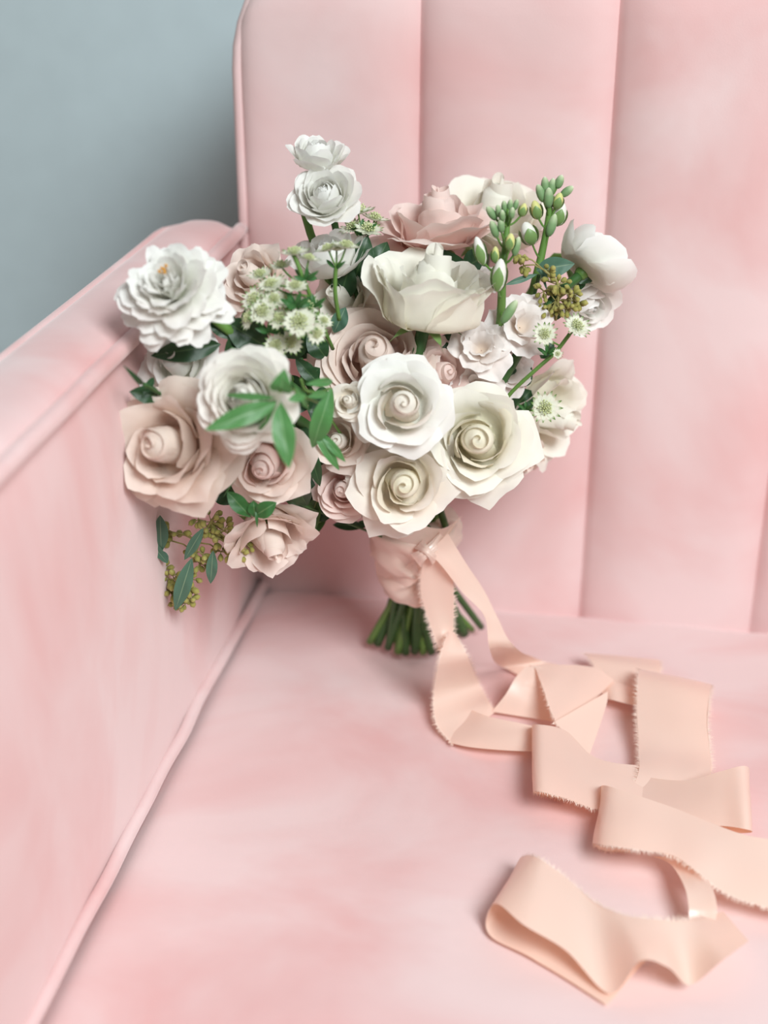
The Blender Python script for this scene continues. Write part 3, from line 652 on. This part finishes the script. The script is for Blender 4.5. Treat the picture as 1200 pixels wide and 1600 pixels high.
sprig('leafy_sprig', 'dark leaves filling the gap between the pink spray rose and the lowest rose',
      [(478, 720, -.20), (500, 760, -.17), (560, 800, -.14)],
      [((480, 690, -.22), (500, 760, -.22), 22, .1), ((460, 660, -.225), (475, 705, -.225), 40, .1), ((500, 790, -.18), (440, 775, -.19), 34, .15, dict(mat=LF_VAR)), ((510, 812, -.175), (450, 835, -.18), 34, .15, dict(mat=LF_VAR)), ((470, 770, -.19), (495, 805, -.18), 30, .1),
       ((450, 740, -.22), (480, 790, -.2), 34, .1), ((520, 800, -.175), (470, 800, -.19), 30, .12), ((500, 770, -.19), (470, 848, -.185), 30, .1, dict(mat=LF_VAR)), ((490, 730, -.19), (462, 770, -.2), 36, .1), ((560, 815, -.18), (620, 822, -.17), 14, .05), ((520, 820, -.16), (575, 822, -.16), 16, .05)], LF_DARK, 0.0014)
sprig('leafy_sprig', 'small green leaves under the blush rose beside thin dark tendrils',
      [(385, 790, -.255), (400, 785, -.24), (450, 780, -.21)],
      [((355, 768, -.262), (392, 808, -.262), 26, .1), ((396, 782, -.262), (398, 808, -.262), 20, .1), ((432, 785, -.262), (398, 806, -.262), 26, .15, dict(mat=LF_MID)), ((384, 722, -.275), (348, 778, -.275), 3, .1), ((400, 795, -.262), (402, 824, -.265), 5, .1)], LF_MID, 0.0008)
sprig('leafy_sprig', 'dark leaves behind the stock blossoms and right-hand astrantia',
      [(830, 580, -.12), (800, 620, -.12), (740, 700, -.12)],
      [((800, 600, -.13), (830, 570, -.125), 40, .1), ((845, 560, -.125), (865, 535, -.12), 24, .1), ((790, 590, -.13), (780, 560, -.13), 34, .1), ((815, 640, -.13), (818, 668, -.13), 16, .1), ((712, 540, -.15), (690, 525, -.15), 30, .1), ((870, 500, -.12), (868, 470, -.12), 22, .1), ((830, 610, -.12), (800, 640, -.12), 44, .1)], LF_DARK, 0.0014)
sprig('leafy_sprig', 'hidden dark leaves packed in the heart of the bouquet between blooms',
      [(600, 680, -.17), (640, 730, -.15)],
      [((560, 700, -.19), (600, 730, -.19), 60, .1), ((590, 700, -.19), (560, 660, -.19), 50, .1), ((690, 700, -.18), (660, 740, -.18), 60, .1), ((670, 560, -.15), (620, 610, -.16), 60, .1), ((480, 640, -.2), (520, 640, -.19), 70, .1), ((470, 740, -.2), (440, 690, -.2), 60, .1), ((720, 620, -.14), (700, 570, -.14), 60, .1), ((440, 500, -.17), (480, 560, -.17), 70, .1), ((350, 640, -.22), (330, 600, -.22), 60, .1), ((560, 400, -.1), (620, 430, -.1), 60, .1), ((800, 470, -.1), (850, 520, -.1), 60, .1), ((420, 600, -.19), (480, 640, -.19), 70, .1), ((380, 780, -.22), (330, 740, -.22), 60, .1)], LF_DARK, 0.0016)

# --- seeded eucalyptus
seed_me = None
def seed_mesh():
    m = MB(); rows = []
    for j, (z, r) in enumerate([(-1, .05), (-.8, .35), (-.3, .62), (.2, .78), (.6, .7), (.85, .4), (1.15, .08)]):
        rows.append([Vector((r*math.cos(i*PI/4), r*math.sin(i*PI/4), z)) for i in range(8)])
    m.grid(rows, closed=True); return mesh_of('seed_capsule', m.v, m.f, SEEDM, m.t)
seed_me = seed_mesh()
def seeded(name, label, Y, spine, clusters, leaves, seed=1, scale=0.0024, leafY=0.012):
    rd = random.Random(seed)
    pts = [at_y(x, y, yy) for x, y, yy in spine]; root, inv = empty(name, pts[0]); tag(root, label, 'foliage', 'seeded eucalyptus sprigs in the bouquet')
    path = catmull(pts, 5); m = MB(); m.tube(path, 0.0009, 6); m.build('stem', TWIG, root, inv)
    tw = MB()
    for (cx, cy, rpx, n) in clusters:
        P = at_y(cx, cy, Y); near = min(path, key=lambda p: (p-P).length); r = rpx*depth(P)/F_PX
        tw.tube([near, lerp(near, P, .5)+Vector((0, 0, .002)), P], 0.0005, 5)
        for k in range(n):
            d = Vector((rd.gauss(0, 1), rd.gauss(0, 0.8), rd.gauss(0, 1)-0.3)).normalized(); q = P+d*r*rd.uniform(0.45, 1)
            tw.tube([P, q], 0.00035, 4)
            o = link('seed_capsule', seed_me, root); Mx = (Matrix.Translation(q)@frame_z((d+Vector((0, 0, -0.4))).normalized(), rd.random()*6).to_4x4()@Matrix.Scale(scale*rd.uniform(.8, 1.15), 4))
            o.matrix_local = inv@Mx
    tw.build('twig', TWIG, root, inv)
    for l in leaves: leaf(root, inv, l[0], l[1], l[2], LF_EUC, bend=l[3], **(l[4] if len(l) > 4 else {}))
seeded('seeded_eucalyptus', 'seeded eucalyptus sprig with olive pods and narrow leaves hanging below the dusty rose', -0.235,
       [(340, 800, -.235), (315, 840, -.235), (300, 880, -.235), (285, 915, -.238), (280, 935, -.238)],
       [(330, 815, 20, 9), (350, 830, 20, 9), (338, 845, 16, 6), (370, 862, 18, 8), (345, 862, 14, 5), (312, 880, 16, 7), (318, 868, 14, 5), (262, 830, 14, 6), (280, 835, 14, 6), (268, 845, 12, 4), (256, 892, 14, 6), (272, 905, 18, 8), (300, 905, 12, 5), (296, 922, 14, 6), (268, 925, 14, 6), (290, 943, 14, 6), (275, 945, 10, 4), (310, 812, 16, 6), (358, 845, 14, 5), (385, 850, 14, 6), (300, 862, 14, 7), (325, 828, 14, 7), (264, 905, 12, 6), (284, 928, 14, 7), (298, 938, 10, 5)],
       [((250, 805, -.245), (252, 862, -.245), 24, .05), ((230, 842, -.248), (262, 880, -.245), 15, .05), ((250, 860, -.245), (262, 880, -.245), 14, .05), ((318, 825, -.245), (288, 875, -.247), 17, .05), ((300, 872, -.247), (274, 954, -.248), 26, .06), ((333, 860, -.24), (329, 912, -.238), 18, .06), ((365, 840, -.225), (384, 882, -.22), 16, .05)], 4, 0.0025)
seeded('seeded_eucalyptus', 'round olive seed cluster of eucalyptus between the white ranunculus and stock spikes', -0.135,
       [(868, 500, -.13), (872, 470, -.135), (870, 440, -.135), (850, 422, -.135)],
       [(872, 445, 24, 14), (895, 462, 20, 12), (868, 470, 24, 14), (850, 455, 18, 10), (885, 482, 18, 10), (858, 482, 16, 8), (858, 425, 12, 6), (818, 415, 14, 8), (812, 400, 12, 6), (905, 475, 10, 4)],
       [], 9, 0.0022)

# --- astrantia
def astrantia_head(root, inv, P, ax, R, seed, nb=15):
    rd = random.Random(seed); h = bpy.data.objects.new('flower_head', None); C.objects.link(h); h.parent = root; h.empty_display_size = 0.005
    h.matrix_local = inv@(Matrix.Translation(P)@frame_z(ax, seed).to_4x4())
    m = MB()
    for k in range(nb):
        a = k*2*PI/nb+rd.uniform(-.1, .1); rows = []; L = R*rd.uniform(.9, 1.1)
        for j in range(7):
            s = j/6; w_ = R*0.19*math.sin(PI*(0.15+0.85*s**0.8))**0.8 if s < 1 else 0.0001; r = L*s; z = R*0.28*s**1.5+rd.uniform(-.01, .01)*R
            rows.append([Vector((r*math.cos(a)-w_*u*math.sin(a), r*math.sin(a)+w_*u*math.cos(a), z+abs(u)*w_*0.4)) for u in (-1, 0, 1)])
        m.grid(rows)
    m.build('bracts', P_BRACT, h)
    m = MB()
    for k in range(34):
        a = k*2.4; q = math.sqrt((k+.5)/34); d = Vector((q*math.cos(a)*.8, q*math.sin(a)*.8, 1-0.5*q*q)).normalized(); e = d*R*rd.uniform(.42, .58)
        m.tube([Vector((0, 0, 0)), e], R*0.014, 4, False); m.ell(e, d, R*0.055, R*0.07, 5, 4)
    m.build('pincushion', PIN, h)
def astrantia(name, label, spine, heads, seed=1, whorls=()):
    pts = [at_y(*p) for p in spine]; root, inv = empty(name, pts[0]); tag(root, label, 'flower', 'astrantia stems in the bouquet')
    path = catmull(pts, 6); m = MB(); m.tube(path, 0.0013, 7); m.build('stem', STEM, root, inv)
    for i, (hx, hy, Y, ax, rpx) in enumerate(heads):
        P = at_y(hx, hy, Y); A = fdir(*ax); R = rpx*depth(P)/F_PX
        near = min(path, key=lambda p: (p-(P-A*R*1.2)).length)
        m = MB(); m.tube(catmull([near, lerp(near, P, .6)-A*R*.3, P], 4), 0.0006, 6); m.build('stalk', STEM, root, inv)
        astrantia_head(root, inv, P, A, R, seed*20+i)
    for (wx, wy, Y, n, lpx) in whorls:
        for k in range(n):
            a = k*2*PI/n+0.4; leaf(root, inv, (wx, wy, Y), (wx+lpx*math.cos(a), wy-lpx*(0.5+0.5*math.sin(a)), Y-0.006*math.sin(a*2)), lpx*0.35, LF_MID, .1, nv=6, nu=4)
astrantia('astrantia', 'greenish-white astrantia cluster left of centre, between shaggy flower and sand-coloured rose',
          [(520, 545, -.195), (500, 500, -.215), (478, 445, -.225), (462, 405, -.225), (458, 398, -.225)],
          [(460, 398, -.225, (-.1, .9, .4), 24), (482, 407, -.222, (.2, .9, .3), 20), (462, 450, -.232, (0, .75, .7), 22), (425, 447, -.225, (-.2, .7, .7), 24), (408, 432, -.22, (-.2, .7, .5), 22), (440, 418, -.215, (-.1, .8, .5), 20),
           (400, 470, -.23, (-.4, .4, .9), 25), (412, 488, -.238, (-.2, .3, 1), 26), (392, 497, -.238, (-.8, .2, .6), 22), (468, 505, -.240, (.1, .3, 1), 32), (493, 520, -.236, (.5, -.2, .9), 20), (437, 500, -.236, (-.1, .5, .9), 24), (428, 470, -.232, (0, .5, .9), 22),
           (432, 540, -.235, (-.1, .1, 1), 22), (505, 503, -.228, (.4, .5, .7), 16), (455, 535, -.232, (0, -.1, 1), 22), (447, 472, -.225, (.1, .6, .8), 20), (480, 480, -.225, (.2, .5, .8), 22)], 3,
          [(478, 438, -.226, 6, 22), (463, 480, -.238, 7, 26), (420, 520, -.235, 6, 24), (490, 480, -.225, 5, 22)])
astrantia('astrantia', 'single upright astrantia stem with two heads before the upper white ranunculus',
          [(530, 500, -.200), (524, 460, -.205), (524, 430, -.205), (526, 415, -.205)],
          [(540, 388, -.207, (.15, .95, .35), 24), (514, 392, -.205, (-.3, .9, .3), 22), (526, 392, -.200, (0, .95, .2), 18)], 6, [(524, 420, -.205, 3, 18)])
astrantia('astrantia', 'astrantia stem with starry heads on the right side, before the seed cluster and white ranunculus',
          [(780, 640, -.155), (800, 612, -.155), (840, 575, -.155), (868, 550, -.15), (890, 522, -.15)],
          [(851, 523, -.165, (0, .15, 1), 21), (900, 512, -.155, (.3, .5, .8), 24), (871, 553, -.165, (.1, 0, 1), 9)], 8, [(855, 553, -.158, 5, 16)])
astrantia('astrantia', 'lone starry astrantia head over the drooping cream rose at right',
          [(815, 665, -.15), (818, 650, -.155), (825, 640, -.158)],
          [(850, 638, -.165, (.2, .1, 1), 27)], 9, [(822, 640, -.16, 5, 14)])
astrantia('astrantia', 'soft-focus greenish astrantia tuft beside the round white top ranunculus',
          [(575, 400, -.12), (570, 370, -.12), (565, 350, -.12)],
          [(560, 335, -.12, (-.1, .9, .3), 30), (585, 345, -.115, (.2, .9, .3), 24), (575, 362, -.125, (.1, .7, .6), 26), (552, 358, -.12, (-.3, .7, .6), 22)], 11, [(568, 365, -.122, 5, 24)])

# ------------------------------------------------------------------ ribbon
rib, RI = empty('ribbon', BIND)
tag(rib, 'blush satin ribbon with frayed edges knotted round the stems, tails looping over the seat', 'ribbon')
def S(x, y, z):
    P = at_z(x, y, z)
    for _ in range(3): P = at_z(x, y, z+seat_z(P.x, P.y)+0.0008)
    return P
def strip(secs, n=8, nc=10, sag=0.0, fray=(True, True), seed=1, name='ribbon_tail'):
    A = catmull([s[0] for s in secs], n); B = catmull([s[1] for s in secs], n); rows = []
    for k in range(len(A)):
        a, b = A[k], B[k]; i0 = max(0, k-1); i1 = min(len(A)-1, k+1)
        nrm = ((A[i1]-A[i0])+(B[i1]-B[i0])).cross(b-a)
        if nrm.length > 1e-9: nrm.normalize()
        rows.append([lerp(a, b, i/nc)+nrm*(0.0011*noise.noise(Vector((a.x*28, a.y*28, i*0.18+seed)))) for i in range(nc+1)])
    m = MB(); m.grid(rows); o = m.build(name, SATIN, rib, RI)
    rd = random.Random(seed); fm = MB()
    for E, O, on in ((A, B, fray[0]), (B, A, fray[1])):
        if not on: continue
        for k in range(len(E)-1):
            seg = (E[k+1]-E[k]).length; cnt = max(2, int(seg/0.00028))
            for q in range(cnt):
                t = rd.random(); p = lerp(E[k], E[k+1], t); out = (E[k]-O[k]).normalized(); al = (E[k+1]-E[k]).normalized()
                l = rd.uniform(0.0012, 0.0046); dv = (out+al*rd.uniform(-.6, .6)+Vector((rd.uniform(-.3, .3), rd.uniform(-.3, .3), rd.uniform(-.3, .3)))).normalized()
                w_ = al*0.00020; b0 = len(fm.v); fm.v += [p-w_-out*0.0004, p+w_-out*0.0004, p+dv*l+al*rd.uniform(-.0003, .0003)]; fm.t += [0]*3; fm.f.append((b0, b0+1, b0+2))
    if fm.v: tag(fm.build('frayed_edge', FRAY, o, None if False else RI, False), kind='stuff')
    return o
Yk = BIND.y-0.035
# tail A: knot -> down left -> narrow twist -> opens to the seat
T = at_y
strip([(T(662, 872, Yk), T(682, 866, Yk)), (T(657, 915, Yk+.003), T(705, 890, Yk+.0)), (T(665, 955, Yk+.0), T(709, 935, Yk-.002)), (T(680, 1000, Yk-.012), T(708, 985, Yk-.006)), (T(692, 1030, Yk-.02), T(705, 1018, Yk-.01))], seed=2)
strip([(T(700, 985, Yk-.02), T(712, 990, Yk-.01)), (T(686, 1035, Yk-.032), T(731, 1028, Yk-.020)), (S(678, 1085, .018), S(748, 1068, .010)), (S(682, 1130, .008), S(765, 1100, .006)), (S(708, 1163, .003), S(775, 1112, .003))], seed=3)
strip([(S(700, 1160, .003), S(728, 1105, .004)), (S(735, 1168, .006), S(760, 1118, .012)), (S(790, 1172, .008), S(805, 1128, .012)), (S(845, 1175, .006), S(850, 1138, .008)), (S(900, 1180, .003), S(900, 1140, .004))], seed=4, fray=(False, False))
# tail B: knot -> right -> seat
strip([(T(668, 862, Yk-.004), T(700, 834, Yk-.002)), (T(690, 884, Yk-.006), T(727, 878, Yk-.0)), (T(722, 925, Yk-.004), T(758, 925, Yk+.004)), (T(756, 962, Yk-.004), T(777, 965, Yk+.004)), (T(764, 1010, Yk-.016), T(802, 1008, Yk-.002)), (S(775, 1036, .012), S(840, 1030, .010)), (S(802, 1050, .003), S(880, 1040, .004)), (S(840, 1075, .002), S(930, 1050, .003))], seed=5, fray=(False, False))
# pile on the seat
strip([(S(768, 1112, .004), S(868, 1128, .004)), (S(790, 1085, .016), S(866, 1105, .012)), (S(806, 1058, .026), S(856, 1072, .024)), (S(822, 1041, .031), S(838, 1042, .031))], seed=6, fray=(False, True))
strip([(S(822, 1040, .031), S(835, 1041, .031)), (S(868, 1038, .030), S(848, 1072, .030)), (S(905, 1038, .026), S(858, 1102, .026)), (S(935, 1044, .022), S(868, 1126, .022)), (S(960, 1062, .016), S(880, 1142, .018))], seed=7, fray=(False, True))
strip([(S(866, 1128, .024), S(950, 1080, .024)), (S(884, 1145, .018), S(948, 1100, .020)), (S(900, 1165, .012), S(935, 1140, .014)), (S(912, 1190, .006), S(918, 1188, .006))], seed=8, fray=(True, False))
strip([(S(880, 1250, .002), S(880, 1150, .002)), (S(850, 1243, .004), S(850, 1140, .004)), (S(833, 1238, .014), S(831, 1134, .014)), (S(845, 1237, .022), S(842, 1132, .024)), (S(885, 1248, .018), S(885, 1142, .020)), (S(930, 1264, .012), S(928, 1182, .014)), (S(985, 1268, .006), S(985, 1195, .010)), (S(1050, 1265, .004), S(1060, 1190, .006))], seed=9, fray=(True, False))
strip([(S(912, 1020, .012), S(1030, 1032, .010)), (S(922, 1030, .014), S(1032, 1045, .012)), (S(936, 1056, .010), S(1026, 1068, .010)), (S(952, 1085, .006), S(1010, 1104, .006))], seed=10, fray=(True, True))
strip([(S(930, 1060, .012), S(945, 1092, .008)), (S(960, 1065, .014), S(962, 1094, .012)), (S(1000, 1078, .010), S(1002, 1104, .010)), (S(1040, 1090, .005), S(1040, 1112, .006))], seed=11, fray=(False, False))
strip([(S(1003, 1085, .006), S(1105, 1110, .006)), (S(1000, 1058, .012), S(1108, 1082, .012)), (S(1000, 1045, .022), S(1111, 1070, .020)), (S(997, 1058, .028), S(1109, 1086, .026)), (S(995, 1110, .020), S(1106, 1130, .020)), (S(998, 1160, .012), S(1110, 1175, .012)), (S(998, 1205, .010), S(1110, 1212, .010)), (S(985, 1235, .006), S(1090, 1245, .006))], seed=12, fray=(True, True))
# K: loop behind J
strip([(S(930, 1200, .005), S(940, 1290, .004)), (S(1000, 1212, .008), S(1010, 1290, .006)), (S(1070, 1220, .016), S(1075, 1290, .010)), (S(1125, 1205, .026), S(1130, 1290, .014)), (S(1160, 1196, .030), S(1166, 1295, .018)), (S(1172, 1202, .022), S(1176, 1300, .012)), (S(1160, 1212, .010), S(1160, 1302, .006)), (S(1120, 1222, .004), S(1120, 1300, .003))], seed=13, fray=(False, False))
# J: left fold sweeping out of frame to the right
strip([(S(990, 1225, .004), S(985, 1330, .003)), (S(955, 1225, .005), S(945, 1328, .003)), (S(940, 1228, .014), S(926, 1318, .010)), (S(950, 1228, .026), S(940, 1320, .022)), (S(990, 1240, .028), S(985, 1326, .026)), (S(1050, 1262, .026), S(1045, 1336, .024)), (S(1110, 1285, .026), S(1085, 1358, .024)), (S(1165, 1305, .026), S(1130, 1393, .018)), (S(1230, 1315, .026), S(1205, 1420, .014)), (S(1330, 1330, .02), S(1300, 1440, .006))], seed=14, fray=(False, True))
strip([(S(1020, 1338, .006), S(1070, 1335, .010)), (S(1048, 1350, .014), S(1090, 1348, .018)), (S(1068, 1382, .020), S(1112, 1385, .022)), (S(1076, 1415, .018), S(1120, 1415, .020)), (S(1076, 1450, .010), S(1118, 1445, .012))], seed=15, fray=(False, False))
# M: lowest loop
strip([(S(1130, 1425, .010), S(1170, 1470, .016)), (S(1095, 1434, .016), S(1130, 1500, .022)), (S(1060, 1438, .020), S(1078, 1540, .008)), (S(1020, 1436, .024), S(1042, 1512, .022)), (S(975, 1430, .024), S(1000, 1502, .026)), (S(930, 1410, .022), S(952, 1552, .006)), (S(885, 1372, .024), S(885, 1484, .018)), (S(845, 1343, .028), S(818, 1444, .026)), (S(825, 1337, .022), S(776, 1412, .022)), (S(812, 1345, .010), S(760, 1438, .008)), (S(830, 1370, .004), S(770, 1466, .003)), (S(880, 1420, .003), S(828, 1497, .002)), (S(960, 1470, .003), S(885, 1530, .002)), (S(1010, 1500, .004), S(948, 1570, .002))], seed=16, fray=(True, False), n=10)
# wrap: gathered band round the stems
def wrap():
    up = (BIND+Vector((0.004, -0.012, 0.035))); m = MB(); rows = []; nA = 96; nH = 26
    top = at_y(648, 812, BIND.y-0.0); bot = at_y(645, 922, BIND.y+0.004)
    px = lambda n, P: n*depth(P)/F_PX
    ax = (top-bot).normalized(); sx = cr; sy = ax.cross(sx).normalized()
    ka = math.atan2(-(sy.dot(cf)*1.0), 1e-6)
    for j in range(nH+1):
        h = j/nH; c = lerp(bot, top, h); rad = px(lerp(48, 72, sst(0, 1, h)), c)
        row = []
        for i in range(nA):
            a = 2*PI*i/nA; d = sx*math.cos(a)+sy*math.sin(a)
            P0 = c+d*rad*(1 if abs(math.cos(a)) > .5 else 1)
            front = max(0, -d.dot(cf))
            kx = math.cos(a)*rad-px(15, c); kz = (h-0.42)*0.055
            ang = math.atan2(kz, kx); dist = math.hypot(kx, kz)
            w_ = math.exp(-(dist/0.03)**2)
            disp = (0.0028*math.sin(ang*7+1.5)*w_+0.0016*math.sin(ang*13)*w_)*front+0.0018*noise.noise(Vector((a*1.5, h*5+a*1.2, 2)))+0.0022*math.sin(h*16+a*1.3)*(1-0.5*front)
            disp -= 0.003*math.exp(-(dist/0.007)**2)*front
            edge = 0.003*noise.noise(Vector((math.cos(a)*1.5, math.sin(a)*1.5, 7)))
            row.append(P0+d*disp+ax*(edge if j in (0, nH) else 0))
        rows.append(row)
    cc = sum(rows[-1], Vector())/nA; rows.append([lerp(p, cc, .5)+ax*0.002 for p in rows[-1]]); rows.append([lerp(p, cc, .9)+ax*0.001 for p in rows[-1]])
    m.grid(rows, closed=True); o = m.build('ribbon_wrap', SATIN, rib, RI)
    # bands folded over the wrap
    for (secs, sd) in (([((592, 905), (585, 872)), ((612, 900), (605, 866)), ((640, 884), (635, 856)), ((664, 874), (662, 858))], 31),
                       ([((580, 868), (578, 825)), ((605, 866), (600, 818)), ((640, 862), (640, 816)), ((668, 866), (690, 826)), ((700, 836), (722, 806))], 32),
                       ([((612, 922), (598, 905)), ((640, 915), (622, 894)), ((662, 898), (645, 876)), ((674, 878), (664, 864))], 33)):
        A = []
        for (a, b) in secs:
            def on(p):
                q = at_y(p[0], p[1], BIND.y); off = (q-lerp(bot, top, .5)).dot(cr)
                rr = px(lerp(46, 73, sst(922, 800, p[1])), q); k = math.sqrt(max(0, rr*rr-off*off))
                return at_y(p[0], p[1], BIND.y-k-0.0035)
            A.append((on(a), on(b)))
        strip(A, seed=sd, fray=(False, False), name='ribbon_fold')
    K = at_y(668, 862, BIND.y-0.037)
    for q, (da, db, w0) in enumerate(((cr*-.008+cu*-.006, cr*.011+cu*.009, .0055), (cr*-.006+cu*.005, cr*.006+cu*-.006, .004))):
        m = MB(); rows = []; c = catmull([K+da+cf*.003, K+da*.4-cf*(.003+.002*q), K+db*.35-cf*(.003+.002*q), K+db+cf*.002], 7); side = (db-da).cross(cf).normalized()
        for k, p in enumerate(c):
            t = k/(len(c)-1); hw = w0*(1-0.35*math.sin(PI*t))
            rows.append([p+side*hw*math.cos(a)*(1+0.12*math.sin(3*a+t*5))-cf*(0.0028*math.sin(a)+0.0007*math.sin(a*7+t*3)) for a in [2*PI*i/20 for i in range(20)]])
        m.grid(rows, closed=True); m.build('knot', SATIN, rib, RI)
wrap()
